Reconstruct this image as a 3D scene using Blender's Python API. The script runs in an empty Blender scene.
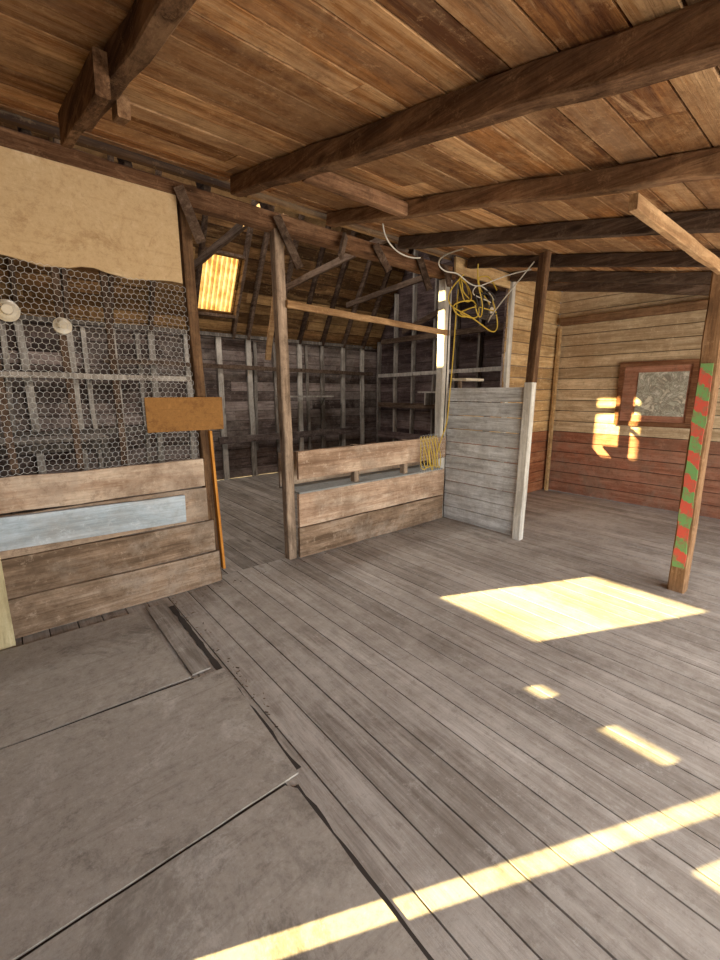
import bpy, math, random
from mathutils import Vector, Matrix
random.seed(7)
R=random.random
def U(a,b): return a+(b-a)*R()
def col(h):
    h=h.lstrip('#'); v=[int(h[i:i+2],16)/255 for i in (0,2,4)]
    return tuple([(c/12.92 if c<=.04045 else ((c+.055)/1.055)**2.4) for c in v]+[1])
scene=bpy.context.scene
scene.view_settings.view_transform='Standard'
scene.view_settings.exposure=.3

# ---------------- materials ----------------
class NT:
    def __init__(s,name):
        s.m=bpy.data.materials.new(name); s.m.use_nodes=True
        s.t=s.m.node_tree; s.t.nodes.clear()
        s.out=s.t.nodes.new('ShaderNodeOutputMaterial')
    def n(s,t,**k):
        nd=s.t.nodes.new('ShaderNode'+t)
        for a,b in k.items(): setattr(nd,a,b)
        return nd
    def l(s,a,b): s.t.links.new(a,b)
    def math(s,op,a,b=None,clamp=False):
        nd=s.n('Math',operation=op); nd.use_clamp=clamp
        for i,v in enumerate((a,b)):
            if v is None: continue
            if isinstance(v,(int,float)): nd.inputs[i].default_value=v
            else: s.l(v,nd.inputs[i])
        return nd.outputs[0]
    def mix(s,f,a,b,blend='MIX'):
        nd=s.n('Mix',data_type='RGBA',blend_type=blend)
        for i,v in ((0,f),(6,a),(7,b)):
            if isinstance(v,(int,float)): nd.inputs[i].default_value=v
            elif isinstance(v,tuple): nd.inputs[i].default_value=v
            else: s.l(v,nd.inputs[i])
        return nd.outputs[2]
    def ramp(s,f,stops):
        nd=s.n('ValToRGB'); cr=nd.color_ramp
        while len(cr.elements)<len(stops): cr.elements.new(.5)
        for e,(p,c) in zip(cr.elements,stops): e.position=p; e.color=c
        s.l(f,nd.inputs[0]); return nd.outputs[0]
    def noise(s,vec,scale,detail=5,rough=.6,dist=0):
        nd=s.n('TexNoise'); nd.inputs['Scale'].default_value=scale
        nd.inputs['Detail'].default_value=detail; nd.inputs['Roughness'].default_value=rough
        nd.inputs['Distortion'].default_value=dist
        s.l(vec,nd.inputs['Vector']); return nd.outputs['Fac']
    def step(s,f,a,b): return s.ramp(f,[(a,(0,0,0,1)),(b,(1,1,1,1))])

def wood(name,cols,axis='X',grain=1.0,grime=.5,grimecol='#3a322b',var=.55,rough=.92,knots=True,bump=.5,gscale=1.6,patch=None,patchf=(.5,.62),speck=.35,cross=22,streak=.55,fine=60,grey=None):
    m=NT(name); tc=m.n('TexCoord'); at=m.n('Attribute',attribute_name='tone')
    off=m.n('VectorMath',operation='MULTIPLY_ADD'); m.l(at.outputs['Color'],off.inputs[0])
    off.inputs[1].default_value=(17,23,31); m.l(tc.outputs['Object'],off.inputs[2])
    def mapped(al,cr):
        mp=m.n('Mapping'); sc=[cr,cr,cr]; sc['XYZ'.index(axis)]=al; mp.inputs['Scale'].default_value=sc
        m.l(off.outputs[0],mp.inputs['Vector']); return mp.outputs[0]
    a=mapped(1.3,cross)
    g=m.noise(a,grain,9,.68,.6); g2=m.noise(a,grain*5,4,.7,0)
    gg=m.math('ADD',m.math('MULTIPLY',g,.7),m.math('MULTIPLY',g2,.3))
    sep=m.n('SeparateColor'); m.l(at.outputs['Color'],sep.inputs[0])
    fac=m.math('ADD',gg,m.math('MULTIPLY',m.math('SUBTRACT',sep.outputs[0],.5),var*.42))
    c=m.ramp(fac,[(.32,col(cols[0])),(.5,col(cols[1])),(.68,col(cols[2]))])
    ff=m.noise(mapped(3,fine*1.6),1,6,.8)
    c=m.mix(m.math('MULTIPLY',m.step(ff,.54,.66),.6),c,col(cols[0]))
    st=m.noise(mapped(.9,6),1,8,.75,.8)
    c=m.mix(m.math('MULTIPLY',m.step(st,.53,.63),streak),c,col(cols[2]))
    c=m.mix(m.math('MULTIPLY',m.ramp(st,[(.36,(1,1,1,1)),(.46,(0,0,0,1))]),streak*.9),c,col(cols[0]))
    br=m.math('ADD',m.math('MULTIPLY',sep.outputs[1],var*.7),1-var*.35)
    comb=m.n('CombineColor')
    for i in range(3): m.l(br,comb.inputs[i])
    c=m.mix(1.0,c,comb.outputs[0],'MULTIPLY')
    if grey:   # some boards weathered to another tone
        gs=m.step(sep.outputs[2],.45,.95); st2=m.noise(mapped(.7,4),1,8,.8,.5)
        c=m.mix(m.math('MULTIPLY',m.math('ADD',m.math('MULTIPLY',gs,.5),m.math('MULTIPLY',m.step(st2,.5,.6),.4)),.9),c,col(grey))
    if knots:
        mp2=mapped(2.0,6)
        v=m.n('TexVoronoi'); v.inputs['Scale'].default_value=1; m.l(mp2,v.inputs['Vector'])
        k=m.ramp(v.outputs['Distance'],[(.05,(1,1,1,1)),(.16,(0,0,0,1))])
        c=m.mix(m.math('MULTIPLY',k,.8),c,col(grimecol))
    if patch:
        pn=m.noise(tc.outputs['Object'],1.3,9,.75,.4)
        c=m.mix(m.math('MULTIPLY',m.step(pn,*patchf),.7),c,col(patch))
    n3=m.noise(tc.outputs['Object'],gscale,10,.75,.3)
    c=m.mix(m.math('MULTIPLY',m.step(n3,.44,.62),grime),c,col(grimecol))
    if speck:
        n5=m.noise(tc.outputs['Object'],11,10,.85)
        c=m.mix(m.math('MULTIPLY',m.ramp(n5,[(.40,(1,1,1,1)),(.47,(0,0,0,1))]),speck),c,col(cols[0]))
        c=m.mix(m.math('MULTIPLY',m.step(n5,.55,.61),speck),c,col(cols[2]))
    b=m.n('BsdfPrincipled'); m.l(c,b.inputs['Base Color']); b.inputs['Roughness'].default_value=rough
    b.inputs['Specular IOR Level'].default_value=.12
    bp=m.n('Bump'); bp.inputs['Strength'].default_value=bump; bp.inputs['Distance'].default_value=.008
    m.l(m.math('ADD',gg,m.math('MULTIPLY',ff,.4)),bp.inputs['Height']); m.l(bp.outputs[0],b.inputs['Normal'])
    m.l(b.outputs[0],m.out.inputs[0]); return m.m

def sheet(name,base,lo,hi,scale=3,bump=.25,scuff=.5,flat=None):
    m=NT(name); tc=m.n('TexCoord'); at=m.n('Attribute',attribute_name='tone')
    off=m.n('VectorMath',operation='MULTIPLY_ADD'); m.l(at.outputs['Color'],off.inputs[0])
    off.inputs[1].default_value=(7,9,11); m.l(tc.outputs['Object'],off.inputs[2]); o=off.outputs[0]
    n=m.noise(o,scale,12,.8,.5); n2=m.noise(o,scale*10,10,.9)
    c=m.ramp(n,[(.34,col(lo)),(.46,col(base)),(.56,col(base)),(.68,col(hi))])
    c=m.mix(m.math('MULTIPLY',m.ramp(n2,[(.40,(1,1,1,1)),(.48,(0,0,0,1))]),.45),c,col(lo))
    c=m.mix(m.math('MULTIPLY',m.step(n2,.53,.6),.4),c,col(hi))
    mp=m.n('Mapping'); mp.inputs['Scale'].default_value=flat or (2,45,45)
    if not flat: mp.inputs['Rotation'].default_value=(0,0,.5)
    m.l(o,mp.inputs[0]); w=m.noise(mp.outputs[0],1,6,.7)
    c=m.mix(m.math('MULTIPLY',m.step(w,.56,.66),scuff*.6),c,col(lo))
    n6=m.noise(o,scale*.9,12,.82,.3)
    c=m.mix(m.math('MULTIPLY',m.step(n6,.55,.63),scuff),c,col(lo))
    b=m.n('BsdfPrincipled'); m.l(c,b.inputs['Base Color']); b.inputs['Roughness'].default_value=.92
    b.inputs['Specular IOR Level'].default_value=.12
    bp=m.n('Bump'); bp.inputs['Strength'].default_value=bump; bp.inputs['Distance'].default_value=.005
    m.l(m.math('ADD',n,n2),bp.inputs['Height']); m.l(bp.outputs[0],b.inputs['Normal']); m.l(b.outputs[0],m.out.inputs[0]); return m.m

def plain(name,c,rough=.6,metal=0,k=.4):
    m=NT(name); tc=m.n('TexCoord'); n=m.noise(tc.outputs['Object'],14,5)
    cc=m.mix(m.math('MULTIPLY',n,k),col(c),(.05,.045,.04,1))
    b=m.n('BsdfPrincipled'); m.l(cc,b.inputs['Base Color']); b.inputs['Roughness'].default_value=rough
    b.inputs['Metallic'].default_value=metal; m.l(b.outputs[0],m.out.inputs[0]); return m.m

M={}
M['floor']=wood('floor_planks',('#7f766c','#aaa299','#cbc5bd'),'Y',.9,.5,'#857b70',.28,.95,True,.4,1.0,'#bcb5ac',(.46,.6),.4,22,.4)
M['floor_barn']=wood('barn_floor_planks',('#6e655c','#968c82','#b3aaa0'),'Y',.9,.4,'#5f564d',.3,.95)
M['sheet']=sheet('plywood_worn','#aea69b','#7a7268','#cdc7be',2.0,.25,.5)
M['ceil']=wood('ceiling_boards',('#5d3a24','#ab7747','#deb484'),'X',.8,.55,'#64402a',.8,.85,True,.7,1.3,'#c49c70',(.5,.64),.35,16,.7,60,'#a08265')
M['beam_y']=wood('beam_wood_y',('#46301f','#7d5c42','#a88462'),'Y',1.0,.5,'#3a2819',.5)
M['beam_x']=wood('beam_wood_x',('#3f2a1c','#6b4c35','#987457'),'X',1.0,.4,'#2c1d12',.6)
M['post']=wood('post_wood',('#594a3d','#8e7966','#bca48c'),'Z',1.0,.45,'#463629',.5)
M['post_dark']=wood('post_wood_dark',('#38281d','#644934','#8d6e50'),'Z',1.0,.4,'#2c1f16',.4)
M['post_tan']=wood('post_wood_tan',('#5e4531','#94704f','#bd9a76'),'Z',1.0,.35,'#4b3626',.3)
M['post_white']=wood('post_whitewashed',('#a8a095','#d8d2c6','#ece8de'),'Z',1.0,.35,'#8c8276',.2,knots=False)
M['pboard']=wood('partition_boards',('#806450','#b8997f','#dcc6ae'),'X',.7,.6,'#765d48',.45,.9,False,.5,2.2,'#b39f8c',(.5,.62),.45)
M['pboard_l']=wood('partition_boards_lower',('#5f4c3b','#977d66','#bda58e'),'X',.8,.6,'#594839',.5,.9,True,.5,2.0,'#a59483',(.5,.6),.45)
M['blue']=wood('pale_blue_board',('#8e989c','#bcc7ce','#d8dde0'),'X',.8,.45,'#9a8c7c',.2,.8,False,speck=.4)
M['pale']=wood('pale_board',('#a0906e','#c8b88f','#ddd0aa'),'Z',.8,.3,'#80704f',.2,.8,False)
M['white']=wood('whitewashed_planks',('#8c8a87','#cacac9','#e8e8e7'),'Y',.9,.5,'#8f877d',.35,.85,False,.45,2.5,None,(.5,.6),.4)
M['rw_up']=wood('wall_boards_cream',('#8f795c','#c0a684','#e0ccab'),'Y',.9,.5,'#96795a',.35,.9,False,.45,2,None,(.5,.6),.5)
M['rw_lo']=wood('wall_boards_faded_red',('#6b4331','#97614a','#b08068'),'Y',.9,.55,'#77604e',.35,.9,False,.45,2,'#8a7464',(.52,.64),.45)
M['sw_up']=wood('side_boards_cream',('#8f7250','#c49f6e','#e2c596'),'X',.9,.45,'#9a7a52',.35,.9,False,.45,2,None,(.5,.6),.45)
M['sw_lo']=wood('side_boards_red',('#6b3c26','#9a6040','#b38360'),'X',.9,.45,'#75503a',.35,.9,False,.4,2,None,(.5,.6),.4)
M['barn']=wood('barn_boards',('#423733','#73625b','#a0918a'),'X',.9,.55,'#372e2a',.8,.9,False,.5,1.4,'#94887f',(.5,.62),.45)
M['barn_g']=wood('gable_boards',('#3a2e2d','#645350','#8a7a75'),'Y',.9,.5,'#2f2725',.8,.9,False,.5,1.4)
M['roof']=wood('roof_boards',('#523a25','#85623f','#b89364'),'X',.9,.45,'#352a1e',.9,.9,False)
M['stud']=wood('stud_wood',('#6a6159','#9c938a','#c6beb3'),'Z',1.0,.4,'#4f473f',.9)
M['rafter']=wood('rafter_wood',('#382a21','#5d4a3c','#857161'),'Y',1.0,.35,'#2a2019',.6)
M['dirt']=plain('seam_dirt','#38302a',.95)
M['ply']=sheet('plywood_panel_tan','#c8ab82','#a2815a','#dcc49e',2.6,.35,.4,(2.5,2,40))
M['brown']=sheet('brown_panel','#946a3c','#6c492b','#b0814f',4)
M['lt']=wood('light_lumber',('#6d523a','#9c7853','#c4a177'),'X',1.0,.4,'#5a4029',.4)
M['orange']=wood('orange_jamb',('#9d5a20','#c9853a','#e0a558'),'Z',1.0,.2,'#6a4020',.3)
M['metal']=plain('galvanized_wire','#dcdad4',.6,0,.3)
M['grey']=sheet('grey_tray','#8e8e8a','#666660','#a9a9a4',5)
M['cord']=plain('yellow_cord','#d9b53a',.5)
M['cordb']=plain('black_cord','#2b2622',.6)
M['cordw']=plain('white_cord','#e4ded0',.6)
M['porc']=plain('porcelain','#e0d4bd',.35)
M['boxm']=plain('dark_box','#5a5048',.6)
M['redframe']=wood('frame_wood',('#4c2d1c','#704830','#987052'),'Y',1.0,.3,'#40281c',.3)
def chart():
    m=NT('faded_map'); tc=m.n('TexCoord'); o=tc.outputs['Object']
    n=m.noise(o,5,8,.65,1.2); n2=m.noise(o,16,6,.7,.5)
    c=m.ramp(n,[(.42,col('#c9c2b2')),(.46,col('#8f8a7c')),(.5,col('#b8b5a2')),(.56,col('#7d7668')),(.62,col('#d0c7b2'))])
    c=m.mix(m.math('MULTIPLY',m.step(n2,.5,.54),.45),c,col('#7a6f60'))
    b=m.n('BsdfPrincipled'); m.l(c,b.inputs['Base Color']); b.inputs['Roughness'].default_value=.85
    m.l(b.outputs[0],m.out.inputs[0]); return m.m
M['inner']=chart()
M['ext']=plain('ground_dirt','#8c7f66',.95)
def stripe():
    m=NT('red_green_paint'); tc=m.n('TexCoord'); s=m.n('SeparateXYZ'); m.l(tc.outputs['Object'],s.inputs[0])
    n=m.noise(tc.outputs['Object'],18,5,.7)
    v=m.math('ADD',m.math('MULTIPLY',s.outputs[2],5.4),m.math('MULTIPLY',s.outputs[1],-3.5))
    v=m.math('ADD',v,m.math('MULTIPLY',n,.8))
    f=m.math('FRACT',v); g=m.math('GREATER_THAN',f,.52)
    c=m.mix(g,col('#c9523f'),col('#6c9a58'))
    n2=m.noise(tc.outputs['Object'],22,10,.85); w=m.step(n2,.50,.56)
    c=m.mix(m.math('MULTIPLY',w,.75),c,col('#8f6b4e'))
    b=m.n('BsdfPrincipled'); m.l(c,b.inputs['Base Color']); b.inputs['Roughness'].default_value=.8
    m.l(b.outputs[0],m.out.inputs[0]); return m.m
M['stripe']=stripe()
def translucent():
    m=NT('corrugated_translucent'); tc=m.n('TexCoord'); n=m.noise(tc.outputs['Object'],6,6)
    c=m.ramp(n,[(.35,col('#c49a58')),(.65,col('#ecd8a4'))])
    a=m.n('BsdfTranslucent'); b=m.n('BsdfDiffuse'); x=m.n('MixShader'); x.inputs[0].default_value=.3
    m.l(c,a.inputs[0]); m.l(c,b.inputs[0]); m.l(b.outputs[0],x.inputs[1]); m.l(a.outputs[0],x.inputs[2]); m.l(x.outputs[0],m.out.inputs[0]); return m.m
M['trans']=translucent()

# ---------------- mesh builder ----------------
class MB:
    def __init__(s): s.v=[];s.f=[];s.mi=[];s.t=[];s.mats=[]
    def mat(s,k):
        if k not in s.mats: s.mats.append(k)
        return s.mats.index(k)
    def add(s,vs,fs,k,tone=None):
        o=len(s.v); tone=tone or (R(),R(),R())
        s.v+= [tuple(v) for v in vs]; s.t+=[tone]*len(vs); mi=s.mat(k)
        for f in fs: s.f.append([o+i for i in f]); s.mi.append(mi)
    def obox(s,c,ax,ay,az,k,tone=None):
        vs=[c+ax*i+ay*j+az*l for i in(-1,1) for j in(-1,1) for l in(-1,1)]
        s.add(vs,[(0,1,3,2),(4,6,7,5),(0,4,5,1),(2,3,7,6),(0,2,6,4),(1,5,7,3)],k,tone)
    def box(s,a,b,k,tone=None):
        a=Vector(a);b=Vector(b);c=(a+b)/2;h=(b-a)/2
        s.obox(c,Vector((h.x,0,0)),Vector((0,h.y,0)),Vector((0,0,h.z)),k,tone)
    def beam(s,p0,p1,w,h,k,jit=.003,up=(0,0,1),seg=None,tone=None,taper=1):
        p0=Vector(p0);p1=Vector(p1);d=p1-p0;L=d.length;d.normalize()
        up=Vector(up)
        if abs(d.dot(up))>.95: up=Vector((1,0,0))
        sd=d.cross(up).normalized(); u=sd.cross(d).normalized()
        n=seg or max(1,int(L/.25)); vs=[];fs=[]
        ch=min(w,h)*.09
        prof=[(-w/2+ch,-h/2),(w/2-ch,-h/2),(w/2,-h/2+ch),(w/2,h/2-ch),(w/2-ch,h/2),(-w/2+ch,h/2),(-w/2,h/2-ch),(-w/2,-h/2+ch)]
        for i in range(n+1):
            p=p0+d*L*i/n; jx=U(-jit,jit);jy=U(-jit,jit); tp=1+(taper-1)*i/n
            for a,b in prof: vs.append(p+sd*(a*tp+jx+U(-jit,jit)*.3)+u*(b*tp+jy+U(-jit,jit)*.3))
        for i in range(n):
            for j in range(8): fs.append((i*8+j,i*8+(j+1)%8,i*8+8+(j+1)%8,i*8+8+j))
        fs.append(tuple(range(7,-1,-1))); fs.append(tuple(n*8+j for j in range(8)))
        s.add(vs,fs,k,tone)
    def planks(s,o,u,v,n,u0,u1,v0,v1,bw,th,k,holes=(),gap=.004,joint=0,jit=.002,lim=None,bwj=0.0):
        o=Vector(o);u=Vector(u).normalized();v=Vector(v).normalized();n=Vector(n).normalized()
        vv=v0
        while vv<v1-1e-4:
            w=bw*(1+U(-bwj,bwj)); ve=min(vv+w,v1)
            if v1-ve<bw*.25: ve=v1
            a0,a1=(lim(vv) if lim else (u0,u1))
            cuts=[a0]
            if joint:
                x=a0+U(.3,1)*joint
                while x<a1-.3: cuts.append(x); x+=joint*U(.6,1.3)
            cuts.append(a1)
            for i in range(len(cuts)-1):
                c0,c1=cuts[i],cuts[i+1]; tone=(R(),R(),R()); dz=U(-jit,jit)
                zs=sorted({vv,ve}|{h[k2] for h in holes for k2 in(2,3) if vv<h[k2]<ve})
                for z0,z1 in zip(zs,zs[1:]):
                    iv=[(c0,c1)]
                    for h in holes:
                        if h[2]<(z0+z1)/2<h[3]:
                            nv=[]
                            for p,q in iv:
                                if h[1]<=p or h[0]>=q: nv.append((p,q)); continue
                                if h[0]>p: nv.append((p,h[0]))
                                if h[1]<q: nv.append((h[1],q))
                            iv=nv
                    for p,q in iv:
                        if q-p<.004: continue
                        g0=gap/2 if z0==vv else 0; g1=gap/2 if z1==ve else 0
                        e=.001 if joint else 0
                        pc=o+u*(p+q)/2+v*((z0+g0+z1-g1)/2)+n*(th/2+dz)
                        s.obox(pc,u*((q-p)/2-e),v*((z1-g1-z0-g0)/2),n*(th/2),k,tone)
            vv=ve
    def obj(s,name,parent=None,bevel=0):
        me=bpy.data.meshes.new(name); me.from_pydata(s.v,[],s.f)
        for k in s.mats: me.materials.append(M[k])
        me.polygons.foreach_set('material_index',s.mi)
        at=me.color_attributes.new('tone','FLOAT_COLOR','POINT')
        at.data.foreach_set('color',[c for t in s.t for c in (*t,1)])
        me.update(); ob=bpy.data.objects.new(name,me); scene.collection.objects.link(ob)
        if parent: ob.parent=parent
        if bevel:
            b=ob.modifiers.new('bev','BEVEL'); b.width=bevel; b.segments=1; b.limit_method='ANGLE'
        return ob
X,Y,Z=Vector((1,0,0)),Vector((0,1,0)),Vector((0,0,1))
XW,XR=-.5,6.5; YS,YP,YB=-1.6,3.25,7.2
ZC=3.0
def zc(y): return ZC+.2*(y-3.25)

# ---------------- floor ----------------
mb=MB()
mb.planks((0,0,-.03),Y,X,Z,YS,3.3,XW,XR,.145,.03,'floor',gap=.007,joint=0,jit=.002,bwj=.06)
mb.planks((0,0,-.03),Y,X,Z,3.3,YB,XW,XR,.15,.03,'floor_barn',gap=.006,joint=2.0,jit=.002,bwj=.05)
mb.box((XW,YS,-.09),(XR,YB,-.036),'dirt')
mb.obj('floor')
mb=MB(); mb.box((-30,-30,-.3),(40,40,-.15),'ext'); mb.obj('ground')

# ---------------- ceiling (lean-to) ----------------
sl=math.atan(.2); V=Vector((0,math.cos(sl),math.sin(sl))); N=Vector((0,-math.sin(sl),math.cos(sl)))
mb=MB(); L0=(YS-.3-3.25)/math.cos(sl)
mb.planks((0,3.25,ZC),X,V,N,XW-.2,XR+.1,L0,.03,.165,.022,'ceil',gap=.011,joint=3.6,jit=.005,bwj=.3)
mb.planks(Vector((0,3.25,ZC))+N*.03,X,V,N,XW-.2,XR+.1,L0,.03,9,.02,'dirt',gap=0,jit=0)
mb.obj('ceiling')
def rb(y,d): return zc(y)-d/2/math.cos(sl)-.008
for x,y0,y1,w,d,k in [(.50,-1.6,2.75,.07,.10,'beam_y'),(1.45,-1.6,3.08,.085,.11,'beam_y'),(2.35,-1.6,3.2,.075,.095,'beam_y'),
        (3.2,-1.6,3.2,.08,.10,'rafter'),(4.22,-1.6,3.15,.075,.10,'rafter'),(5.1,-1.6,3.15,.07,.10,'rafter'),(5.85,-1.6,3.15,.07,.10,'rafter')]:
    mb=MB(); mb.beam((x,y0,rb(y0,d)),(x,y1,rb(y1,d)),w,d,k,.007)
    if x<.6:
        mb.beam((x-.06,2.0,rb(2.0,d)-.05),(x-.06,2.9,rb(2.9,d)-.05),.05,.14,k,.004); mb.beam((x+.06,2.2,rb(2.2,d)-.06),(x+.06,2.3,rb(2.3,d)-.06),.05,.08,k)
    mb.obj('ceiling_beam')
mb=MB(); mb.beam((1.50,2.28,rb(2.28,.1)-.02),(2.30,2.28,rb(2.28,.1)-.02),.07,.08,'beam_x'); mb.obj('blocking_board')
mb=MB(); mb.beam((2.16,.79,2.29),(3.76,.79,2.30),.035,.065,'lt',.003); mb.obj('header_board')
mb=MB(); mb.beam((XR-.09,-1.5,2.5),(XR-.09,3.1,2.5),.1,.1,'beam_y'); mb.obj('trim_1')

# ---------------- walls ----------------
mb=MB()
def lim(z): return (max(YS,(z-ZC)/.2+3.25-.02),3.2)
mb.planks((XR,0,0),Y,Z,X,YS,3.2,0,.93,.155,.025,'rw_lo',gap=.009,joint=0,jit=.002)
mb.planks((XR,0,0),Y,Z,X,YS,3.2,.93,2.99,.155,.025,'rw_up',gap=.009,joint=0,jit=.002,lim=lim)
mb.box((XR+.03,YS,0),(XR+.05,3.2,3.1),'dirt')
mb.obj('wall_right')
mb=MB(); so=(0,3.2,0)
mb.planks(so,X,Z,Y,4.05,XR,0,.93,.155,.025,'sw_lo',gap=.009)
mb.planks(so,X,Z,Y,4.05,XR,.93,2.97,.155,.025,'sw_up',holes=[(4.0,5.15,1.32,2.8)],gap=.009)
mb.planks((0,3.23,0),X,Z,Y,4.05,XR,0,2.99,.2,.025,'barn',holes=[(4.0,5.15,1.32,2.8)],gap=0,jit=0)
mb.beam((5.19,3.19,0),(5.19,3.19,2.9),.08,.05,'post_white',up=(0,1,0))
mb.beam((XR-.05,3.14,0),(XR-.05,3.14,2.43),.05,.05,'sw_up')
mb.beam((4.1,3.19,1.33),(5.15,3.19,1.33),.06,.05,'lt')
mb.obj('wall_side')
mb=MB()
holes=[(2.42,3.2,1.31,1.91),(1.205,1.28,.2,1.75),(.93,1.08,.93,1.3),(1.44,1.70,1.112,1.158),(1.95,2.06,1.112,1.158)]
def limw(z): return (max(YS,(z-ZC)/.2+3.25-.1),3.3)
mb.planks((XW,0,0),Y,Z,-X,YS,3.3,0,3.05,.2,.025,'barn_g',holes=holes,gap=0,jit=0,lim=limw)
yr,zr=5.12,6.05; S3=math.tan(math.radians(60))
def gl(z):
    a=3.25 if z<2.9 else 3.3+(z-2.9)/S3
    b=7.2 if z<2.45 else 7.2-(z-2.45)/S3
    return (a-.05,b+.05)
mb.planks((XW,0,0),Y,Z,-X,0,0,0,6.0,.2,.025,'barn_g',holes=[(5.2,5.75,3.86,4.66)],gap=0,jit=0,lim=gl)
mb.obj('wall_left')
mb=MB(); mb.box((XW-.02,2.38,1.27),(XW+.02,3.2,1.31),'post'); mb.box((XW-.02,2.38,1.91),(XW+.02,3.2,1.95),'post'); mb.box((XW-.02,2.38,1.31),(XW+.02,2.42,1.91),'post'); mb.obj('window_1')
mb=MB()
mb.planks((XR,0,0),Y,Z,X,0,0,0,2.28,.19,.025,'barn_g',gap=.008,lim=gl,jit=.003)
mb.planks((XR,0,0),Y,Z,X,0,0,2.28,6.0,.19,.025,'barn_g',gap=0,lim=gl,jit=.003)
mb.box((XR+.03,3.2,0),(XR+.05,7.25,2.4),'dirt')
mb.obj('wall_gable')
mb=MB()
for i,y in enumerate([3.5,4.0,4.5,5.0,5.5,6.05,6.55,7.06]):
    zt=min(2.45+(7.2-y)*S3,2.9+(y-3.3)*S3)-.12
    mb.beam((XR-.056,y,0),(XR-.056,y,zt),.045,.09,'stud',.005)
mb.beam((XR-.12,3.35,1.25),(XR-.12,7.0,1.25),.03,.1,'rafter'); mb.beam((XR-.13,3.4,2.55),(XR-.13,6.9,2.55),.04,.1,'rafter')
mb.beam((XR-.12,3.4,1.9),(XR-.12,7.0,1.86),.025,.07,'stud'); mb.beam((XR-.12,3.4,.6),(XR-.12,7.0,.62),.025,.14,'barn_g')
mb.beam((XR-.12,3.4,3.5),(XR-.12,6.3,2.7),.03,.1,'rafter')
mb.obj('gable_studs')
mb=MB(); mb.box((XR-.4,4.3,1.5),(XR-.14,5.6,1.53),'stud'); mb.box((XR-.4,4.5,1.28),(XR-.14,4.53,1.5),'stud'); mb.box((XR-.4,5.4,1.28),(XR-.14,5.43,1.5),'stud'); mb.obj('wall_shelf')
mb=MB()
mb.planks((0,YB,0),X,Z,Y,XW,XR+.03,0,2.5,.17,.025,'barn',gap=.009,joint=2.4,jit=.003)
mb.box((XW,YB+.03,0),(XR,YB+.05,2.5),'dirt'); mb.obj('wall_back')
mb=MB(); x=-.2
sx=[]
while x<XR: sx.append(x); x+=.52
for x in sx: mb.beam((x+U(-.03,.03),YB-.045,0),(x,YB-.045,2.42),.05,.09,'stud',.005)
for x in (.1,.95,1.7,2.6,3.6,4.7,5.5): mb.beam((x+U(-.1,.1),YB-.04,U(0,.9)),(x+U(-.1,.1),YB-.04,2.38),.035,.06,'stud',.005)
mb.beam((XW,YB-.05,2.44),(XR-.2,YB-.05,2.44),.1,.06,'stud'); mb.beam((1.2,YB-.1,1.95),(XR-.2,YB-.1,1.9),.03,.07,'rafter')
mb.beam((XW,YB-.1,.95),(2.4,YB-.1,.95),.03,.09,'stud'); mb.beam((2.8,YB-.1,.7),(5.9,YB-.1,.72),.03,.12,'barn')
mb.beam((XW,YB-.1,1.75),(1.6,YB-.1,1.72),.03,.1,'barn')
mb.obj('back_wall_studs')
mb=MB()
mb.box((3.9,YB-.3,1.42),(5.1,YB-.11,1.45),'stud')
for xx in (4.1,4.9): mb.beam((xx,YB-.28,1.42),(xx,YB-.12,1.22),.03,.03,'stud')
mb.obj('wall_shelf')
mb=MB()   # workbench behind the mesh
mb.beam((-.35,6.35,.95),(1.0,6.35,.95),.5,.04,'stud')
for xx in (-.3,.95):
    for y_ in (6.15,6.55): mb.beam((xx,y_,0),(xx,y_,.93),.07,.07,'stud')
mb.beam((-.3,6.15,.35),(.95,6.15,.35),.03,.1,'stud'); mb.beam((-.3,6.14,.86),(.95,6.14,.86),.03,.1,'stud')
mb.obj('workbench')
a60=math.radians(60); V1=Vector((0,-math.cos(a60),math.sin(a60))); N1=Vector((0,math.sin(a60),math.cos(a60)))
Ls=(7.2-yr)/math.cos(a60)
mb=MB()
hole=[(2.55,3.12,.38,1.22)]
mb.planks((0,7.2,2.45),X,V1,N1,XW-.2,XR+.2,-.1,Ls,.17,.022,'roof',holes=hole,gap=.012,joint=2.5,jit=.004)
mb.planks(Vector((0,7.2,2.45))+N1*.03,X,V1,N1,XW-.2,XR+.2,-.1,Ls+.05,9,.02,'rafter',holes=hole,gap=0,jit=0)
V2=Vector((0,math.cos(a60),math.sin(a60))); N2=Vector((0,-math.sin(a60),math.cos(a60)))
mb.planks((0,3.3,2.95),X,V2,N2,XW-.2,XR+.2,0,(yr-3.3)/math.cos(a60)+.03,.17,.022,'roof',gap=.0,joint=2.5,jit=0)
mb.obj('barn_roof')
mb=MB()
for x in sx:
    if x>6.3: continue
    if 2.4<x<3.25: continue
    p=Vector((x,7.2,2.45))-N1*.06; mb.beam(p,p+V1*(Ls-.05),.05,.1,'rafter',.004,up=N1)
    q=Vector((x,3.34,2.95))-N2*.06; mb.beam(q,q+V2*(Ls-.3),.05,.1,'rafter',.004,up=N2)
for x in (2.5,3.17):
    p=Vector((x,7.2,2.45))-N1*.06; mb.beam(p,p+V1*(Ls-.05),.05,.1,'rafter',.004,up=N1)
for v in (.34,1.26):
    p=Vector((2.53,7.2,2.45))-N1*.05+V1*v; mb.beam(p,p+X*.62,.08,.05,'rafter',.003)
mb.obj('barn_roof_rafters')
mb=MB(); vs=[];fs=[];n=60
for i in range(n+1):
    xx=2.5+.67*i/n; hh=.016*math.sin(i/n*math.pi*2*9)
    for v in (.35,1.26): vs.append(Vector((xx,7.2,2.45))+V1*v+N1*(.07+hh))
for i in range(n): fs.append((i*2,i*2+1,i*2+3,i*2+2))
mb.add(vs,fs,'trans'); mb.obj('window_2')
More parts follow.
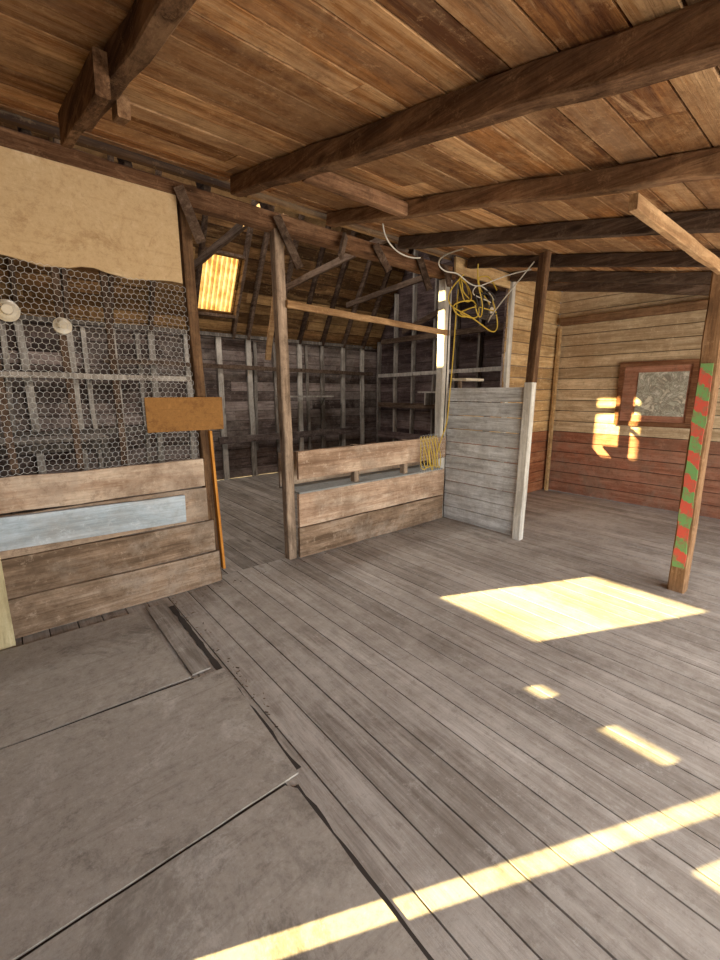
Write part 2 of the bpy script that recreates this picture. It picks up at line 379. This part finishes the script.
mb=MB(); mb.beam((3.35,5.6,3.9),(3.25,6.1,2.0),.05,.08,'lt'); mb.obj('barn_brace')
mb=MB()
for x in (2.2,3.7,5.2): mb.beam((x,3.4,3.3),(x,6.6,3.1),.04,.09,'rafter',.004)
mb.obj('barn_tie_beams')
mb=MB()
mb.planks((0,YS,0),X,Z,-Y,XW,XR,0,2.05,.18,.025,'rw_up',holes=[(-.3,6.0,0.0,1.96)],gap=.004); mb.obj('wall_front')

# ---------------- partition line ----------------
mb=MB(); mb.beam((XW,YP+.04,2.85),(4.1,YP+.04,2.80),.1,.13,'beam_x',.004); mb.obj('plate_beam')
mb=MB(); mb.beam((4.12,YP+.04,2.84),(XR-.02,YP+.04,2.84),.09,.1,'beam_x',.004); mb.obj('plate_beam')
def post(name,p0,p1,w,h,k):
    mb=MB(); mb.beam(p0,p1,w,h,k,.005,up=(0,1,0)); return mb.obj(name)
post('support_post',(1.19,YP+.02,0),(1.14,YP+.02,2.775),.07,.08,'post_dark')
post('support_post',(1.90,YP+.02,0),(1.87,YP+.02,2.765),.085,.085,'post')
post('support_post',(4.0,YP+.04,.0),(4.0,YP+.04,2.73),.12,.1,'post_white')
mb=MB(); mb.beam((1.235,YP-.03,.1),(1.20,YP-.03,1.22),.02,.05,'orange',.001,up=(0,1,0)); mb.obj('door_jamb_strip')
mb=MB(); yy=YP-.05
zs=[0,.27,.53,.8,1.02]
for i in range(4):
    k='pboard_l' if i<3 else 'pboard'
    x1=[1.2,1.17,1.13,1.12][i]
    mb.beam((XW,yy-.004*i,(zs[i]+zs[i+1])/2),(x1,yy-.004*i,(zs[i]+zs[i+1])/2+.003),.028,zs[i+1]-zs[i]-.012,k,.005)
for x in (-.2,.5): mb.beam((x,yy+.06,0),(x,yy+.06,1.0),.07,.07,'post')
mb.obj('partition_low_left')
mb=MB(); mb.beam((XW,yy-.045,.705),(.955,yy-.045,.665),.022,.2,'blue',.002); mb.obj('painted_board')
mb=MB(); mb.beam((-.16,3.13,0),(-.16,3.17,.56),.1,.02,'pale',.001,up=(0,1,0)); mb.obj('leaning_board')
mb=MB()
pv=[];n=24
for i in range(n+1):
    x=XW+(1.09-XW)*i/n; zb=2.24+.015*math.sin(i*.9)+U(-.006,.006)
    for y in (YP-.02,YP-.005): pv+= [(x,y,zb),(x,y,2.80)]
pf=[]
for i in range(n):
    a=i*4; pf+=[(a,a+4,a+5,a+1),(a+2,a+3,a+7,a+6),(a,a+2,a+6,a+4),(a+1,a+5,a+7,a+3)]
pf+=[(0,1,3,2),(n*4,n*4+2,n*4+3,n*4+1)]
mb.add(pv,pf,'ply'); mb.obj('plywood_panel')
mb=MB(); mb.box((.76,YP-.065,1.23),(1.3,YP-.05,1.47),'brown'); mb.obj('brown_panel')
mb=MB(); mb.beam((XW,YP,1.61),(1.1,YP,1.60),.03,.035,'stud',.002); mb.obj('mesh_rail')
mb=MB()
mb.beam((.02,YP+.06,1.0),(.02,YP+.06,2.78),.035,.04,'rafter')
mb.beam((.62,YP+.06,1.0),(.62,YP+.06,2.78),.03,.04,'rafter'); mb.obj('partition_studs')
mb=MB(); mb.beam((.08,2.98,2.93),(.13,3.02,2.60),.045,.02,'rafter'); mb.obj('hanging_slat')
def hexmesh(name,x0,x1,z0,z1,y,s=.021,r=.0010):
    mb=MB(); w=s*math.sqrt(3); rows=int((z1-z0)/(1.5*s)); colsn=int((x1-x0)/w)
    E=set()
    def key(p): return (round(p[0],4),round(p[1],4))
    for r_ in range(rows):
        for c in range(colsn):
            cx=x0+w*(c+.5+(.5 if r_%2 else 0)); cz=z0+s+1.5*s*r_
            pts=[key((cx+s*math.cos(math.radians(60*i+30)),cz+s*math.sin(math.radians(60*i+30)))) for i in range(6)]
            for i in range(6):
                a,b=pts[i],pts[(i+1)%6]; E.add((min(a,b),max(a,b)))
    def W(p): return Vector((p[0]+.006*math.sin(p[1]*17),y+.012*math.sin(p[0]*6+p[1]*4),p[1]+.008*math.sin(p[0]*9)))
    for a,b in sorted(E):
        p,q=W(a),W(b); d=(q-p).normalized(); sd=d.cross(Y).normalized()*r; u=Y*r
        vs=[p+sd,p+u,p-sd,p-u,q+sd,q+u,q-sd,q-u]
        mb.add(vs,[(0,1,5,4),(1,2,6,5),(2,3,7,6),(3,0,4,7)],'metal')
    return mb.obj(name)
hexmesh('chicken_wire',XW+.02,1.1,1.02,2.24,YP-.035)
hexmesh('chicken_wire',3.45,3.9,.62,1.04,YP-.13,.025,.001)
def lathe(mb,c,axis,prof,k,n=20):
    axis=Vector(axis).normalized(); a=axis.orthogonal().normalized(); b=axis.cross(a); vs=[];fs=[]
    for r,h in prof:
        for i in range(n):
            t=2*math.pi*i/n; vs.append(Vector(c)+axis*h+(a*math.cos(t)+b*math.sin(t))*r)
    for j in range(len(prof)-1):
        for i in range(n): fs.append((j*n+i,j*n+(i+1)%n,j*n+n+(i+1)%n,j*n+n+i))
    mb.add(vs,fs,k)
mb=MB(); lathe(mb,(.10,YP-.05,1.95),(0,-1,0),[(0,0),(.055,0),(.06,.015),(.045,.035),(.03,.045),(.025,.07),(.0,.07)],'porc'); mb.obj('lamp_holder')
mb=MB(); lathe(mb,(.36,YP+.04,1.90),(0,-1,.2),[(0,0),(.05,0),(.05,.02),(.02,.03),(.03,.05),(.02,.06),(0,.06)],'porc'); mb.beam((.36,YP+.07,1.0),(.36,YP+.07,2.78),.035,.04,'rafter'); mb.obj('lamp_holder')
# middle low partition
mb=MB()
mb.beam((1.95,yy,.15),(3.97,yy,.15),.03,.285,'pboard_l',.003); mb.beam((1.95,yy-.003,.46),(3.97,yy-.003,.46),.03,.31,'pboard',.003)
mb.beam((1.95,yy-.01,.87),(3.97,yy-.01,.875),.03,.25,'pboard',.003)
mb.box((1.95,yy-.03,.615),(3.93,yy+.32,.63),'grey'); mb.beam((1.95,yy+.33,.78),(3.93,yy+.33,.78),.02,.34,'pboard_l')
for x in (2.65,3.35): mb.beam((x,yy+.05,0),(x,yy+.05,1.0),.07,.06,'post')
for x in (2.05,3.0,3.9): mb.beam((x,yy+.3,0),(x,yy+.3,.6),.06,.05,'post')
mb.obj('partition_low_middle')
mb=MB(); mb.beam((1.9,YP-.045,2.21),(3.99,YP-.035,2.16),.03,.055,'lt',.003); mb.obj('cross_rail')
for x,dx,dz in ((1.10,.10,.33),(1.83,.16,.36),(2.5,-.1,.2),(2.85,.12,.22),(3.45,.1,.3),(3.85,.02,.22)):
    mb=MB(); mb.beam((x,YP-.06,2.84),(x+dx,YP-.12,2.84-dz),.03,.065,'rafter',.003); mb.obj('brace_block')
# white partition
mb=MB()
mb.planks((4.0,0,0),Y,Z,X,2.25,3.19,0.01,1.56,.155,.025,'white',gap=.009,jit=.004)
mb.beam((4.06,2.7,0),(4.06,2.7,1.5),.06,.05,'post'); mb.obj('partition_white')
mb=MB()
mb.beam((3.99,2.2,0),(4.0,2.19,1.6),.075,.09,'post_white',.003,up=(0,1,0)); mb.beam((4.0,2.19,1.6),(4.02,2.16,2.76),.075,.085,'post_dark',.003,up=(0,1,0)); mb.obj('support_post')
# striped post
mb=MB(); mb.beam((3.87,.77,0),(3.83,.79,2.38),.11,.11,'post_tan',.003,up=(0,1,0))
mb.obj('striped_post')
mb=MB()
pts=[]
for z in [.2+i*.1 for i in range(16)]:
    f=z/2.38; pts.append((3.87-.04*f-.062,.77+.02*f+.006,.038,z))
vs=[];fs=[]
for cx,cy,hw,z in pts:
    a=hw+U(-.005,.005)
    vs+= [(cx-.002,cy-a,z),(cx-.002,cy+a,z),(cx+.01,cy+a,z),(cx+.01,cy-a,z)]
for i in range(len(pts)-1):
    for j in range(4): fs.append((i*4+j,i*4+(j+1)%4,i*4+4+(j+1)%4,i*4+4+j))
fs+=[(0,1,2,3),tuple(len(vs)-4+j for j in range(4))]
mb.add(vs,fs,'stripe'); o=mb.obj('painted_strip'); o.parent=bpy.data.objects['striped_post']
# framed map on right wall
mb=MB(); xf=XR-.02
y0,y1,z0,z1=1.42,2.28,1.07,1.9; w=.06
mb.box((xf-.025,y0,z0),(xf+.015,y1,z0+w),'redframe'); mb.box((xf-.025,y0,z1-w),(xf+.015,y1,z1),'redframe')
mb.box((xf-.024,y0,z0+w),(xf+.015,y0+w,z1-w),'redframe'); mb.box((xf-.024,y1-w,z0+w),(xf+.015,y1,z1-w),'redframe')
mb.box((xf,y0+w,z0+w),(xf+.015,y1-w,z1-w),'rw_lo'); mb.box((xf-.012,y0+w+.03,z0+w+.08),(xf,y1-w-.17,z1-w-.08),'inner')
mb.obj('framed_map')

# ---------------- plywood sheets on floor ----------------
def slab(name,poly,z0,z1,k='sheet'):
    P=[]
    for i,(a,b) in enumerate(poly):
        c,d=poly[(i+1)%len(poly)]; L=math.hypot(c-a,d-b); m=max(1,int(L/.12))
        for j in range(m):
            t=j/m; e=0 if j==0 else .003
            P.append((a+(c-a)*t+U(-e,e),b+(d-b)*t+U(-e,e)))
    poly=P
    mb=MB(); n=len(poly); vs=[(x,y,z0) for x,y in poly]+[(x,y,z1) for x,y in poly]
    fs=[tuple(range(n-1,-1,-1)),tuple(range(n,2*n))]+[(i,(i+1)%n,n+(i+1)%n,n+i) for i in range(n)]
    mb.add(vs,fs,k); return mb.obj(name)
slab('plywood_sheet',[(XW+.02,2.2),(.6,2.13),(.55,3.08),(XW+.02,3.08)],.004,.010)
slab('plywood_sheet',[(XW+.02,1.258),(.73,1.258),(.765,2.09),(XW+.02,2.19)],.004,.012)
slab('plywood_sheet',[(XW+.02,-.4),(.69,-.4),(.69,1.2),(.66,1.24),(XW+.02,1.24)],.004,.012)
mb=MB(); mb.beam((.66,2.14,.010),(.66,3.08,.010),.10,.010,'floor',.001); mb.obj('floor_plank_loose')
def strip(name,cl,w):
    mb=MB(); vs=[];fs=[];n=len(cl)
    for i,(x,y) in enumerate(cl):
        a=Vector(cl[max(i-1,0)]);b=Vector(cl[min(i+1,n-1)]); d=(b-a).normalized(); s_=Vector((-d.y,d.x))*w*U(.5,1.1)
        vs+= [(x+s_.x,y+s_.y,.0015),(x+s_.x,y+s_.y,.0034),(x-s_.x,y-s_.y,.0034),(x-s_.x,y-s_.y,.0015)]
    for i in range(n-1):
        for j in range(4): fs.append((i*4+j,i*4+(j+1)%4,i*4+4+(j+1)%4,i*4+4+j))
    mb.add(vs,fs,'dirt'); mb.obj(name)
strip('floor_seam_dirt',[(.695+U(-.003,.003),-.4+i*.06) for i in range(28)],.016)
strip('floor_seam_dirt',[(.735+.0009*i,1.28+i*.06) for i in range(30)],.02)
strip('floor_seam_dirt',[(XW+.03+i*.06,1.249) for i in range(20)],.014)
strip('floor_seam_dirt',[(XW+.03+i*.06,2.205-.06*i*.087) for i in range(19)],.012)
mb=MB()
for i in range(120):
    if R()<.4: x,y=.78+abs(random.gauss(0,.03)),U(1.5,3.1)
    else: x,y=U(.8,4),3.17-abs(random.gauss(0,.06))
    l=U(.003,.01) ; w=U(.001,.003); a=U(0,3.14); d=Vector((math.cos(a),math.sin(a),0))
    mb.obox(Vector((x,y,.004)),d*l,Z.cross(d)*w,Z*.001,'pboard_l' if R()<.6 else 'rafter')
mb.obj('floor_debris')

# ---------------- cords ----------------
def curve(name,pts,k,r=.006):
    cu=bpy.data.curves.new(name,'CURVE'); cu.dimensions='3D'; cu.bevel_depth=r; cu.bevel_resolution=2
    for P in pts:
        sp=cu.splines.new('NURBS'); sp.points.add(len(P)-1); sp.order_u=4; sp.use_endpoint_u=True
        for q,p in zip(sp.points,P): q.co=(*p,1)
    cu.materials.append(M[k]); o=bpy.data.objects.new(name,cu); scene.collection.objects.link(o); return o
random.seed(5)
def loops_(c,rx,rz,n,w=.06):
    P=[]; cx,cz=c[0],c[2]
    for i in range(n*7):
        a=i/7*2*math.pi; k=U(.5,1.3); P.append((cx+rx*k*math.cos(a),c[1]+U(-w,w),cz+rz*k*math.sin(a)))
        cx+=U(-.04,.04); cz+=U(-.03,.03)
    return P
curve('extension_cord',[loops_((3.93,3.0,2.55),.15,.13,2),loops_((4.1,2.9,2.38),.22,.07,2),loops_((4.3,2.95,2.62),.1,.18,1),
  [(3.80,2.9,2.68),(3.60,2.95,2.5),(3.62,2.95,2.36),(3.95,2.95,2.33),(4.2,2.9,2.22),(4.45,2.9,2.13),(4.5,2.9,2.3),(4.3,2.9,2.55)],
  [(3.9,2.8,2.78),(3.95,2.85,2.6),(4.15,2.85,2.45),(4.05,2.85,2.2),(3.95,2.85,2.4)],
  [(3.98,3.1,2.6),(3.93,3.08,2.3),(3.91,3.07,1.9),(3.88,3.08,1.5),(3.88,3.09,1.1),(3.78,3.1,1.0),(3.72,3.1,.8)]],'cord',.007)
curve('white_cable',[loops_((4.15,2.9,2.5),.3,.12,1),[(4.0,2.25,2.7),(4.1,2.6,2.45),(4.2,2.85,2.3),(4.4,3.0,2.25),(4.55,3.05,2.4)],
  [(3.25,2.5,2.72),(3.3,2.9,2.76),(3.5,2.9,2.62),(3.7,2.9,2.72),(3.95,2.85,2.5),(4.1,2.7,2.68),(4.22,2.4,2.7)],
  [(2.4,2.6,2.75),(2.6,2.8,2.7),(2.9,2.9,2.66),(3.2,2.95,2.74)]],'cordw',.006)
loops=[]
for i in range(6):
    a=3.50+.05*i; loops.append([(a,YP-.1,1.02),(a-.04,YP-.15,.9),(a-.05+U(-.07,.07),YP-.16,.7),(a+U(-.05,.05),YP-.16,.62+U(-.08,.08)),(a+.06+U(-.05,.05),YP-.16,.72),(a+.03,YP-.14,.9),(a+.01,YP-.1,1.03)])
curve('cord_bundle',loops,'cord',.005)
curve('black_cable',[loops_((4.25,2.9,2.5),.2,.12,2),[(3.9,3.14,2.75),(3.87,3.13,2.0),(3.88,3.13,1.5),(3.86,3.13,1.0)]],'cordb',.007)
mb=MB(); mb.box((4.5,3.06,2.36),(4.66,3.17,2.52),'boxm'); mb.box((4.53,3.05,2.4),(4.6,3.06,2.48),'porc'); mb.obj('junction_box')
mb=MB(); mb.box((4.2,3.1,1.64),(4.55,3.3,1.67),'porc'); mb.box((4.2,3.18,1.36),(4.23,3.21,1.64),'post'); mb.obj('small_shelf')

# ---------------- lights ----------------
sd=Vector((1,-.46,-1.1007*.42)).normalized()
s=bpy.data.lights.new('sun','SUN'); s.energy=32; s.angle=.009; s.color=(1,.79,.35)
so=bpy.data.objects.new('sun',s); so.rotation_euler=sd.to_track_quat('-Z','Y').to_euler(); scene.collection.objects.link(so)
def area(name,loc,d,sx,sy,e,c):
    a=bpy.data.lights.new(name,'AREA'); a.shape='RECTANGLE'; a.size=sx; a.size_y=sy; a.energy=e; a.color=c
    o=bpy.data.objects.new(name,a); o.location=loc; o.rotation_euler=Vector(d).to_track_quat('-Z','Z').to_euler(); scene.collection.objects.link(o)
area('rear_fill',(2.7,YS-.1,1.0),(-.1,1,.05),6.0,1.8,185,(1,.96,.91))  # added fill lamp, unseen behind the camera, boosts light through the front opening
area('barn_fill',(2.6,5.1,5.4),(0,.1,-1),4,1.2,165,(1,.94,.88))  # added fill lamp hidden under the ridge to brighten the barn
w=bpy.data.worlds.new('World'); scene.world=w; w.use_nodes=True
bg=w.node_tree.nodes['Background']; sky=w.node_tree.nodes.new('ShaderNodeTexSky')
try:
    sky.sky_type='NISHITA'; sky.sun_disc=False; sky.sun_elevation=math.radians(23)
except Exception: pass
w.node_tree.links.new(sky.outputs[0],bg.inputs[0]); bg.inputs[1].default_value=.3

# ---------------- camera ----------------
cam=bpy.data.cameras.new('camera'); cam.sensor_fit='VERTICAL'; cam.sensor_height=36; cam.lens=425/960*36; cam.clip_start=.02
co=bpy.data.objects.new('camera',cam); co.location=(0,0,1.5)
co.rotation_euler=(math.radians(90-11.57),0,math.radians(-39.9)); scene.collection.objects.link(co); scene.camera=co
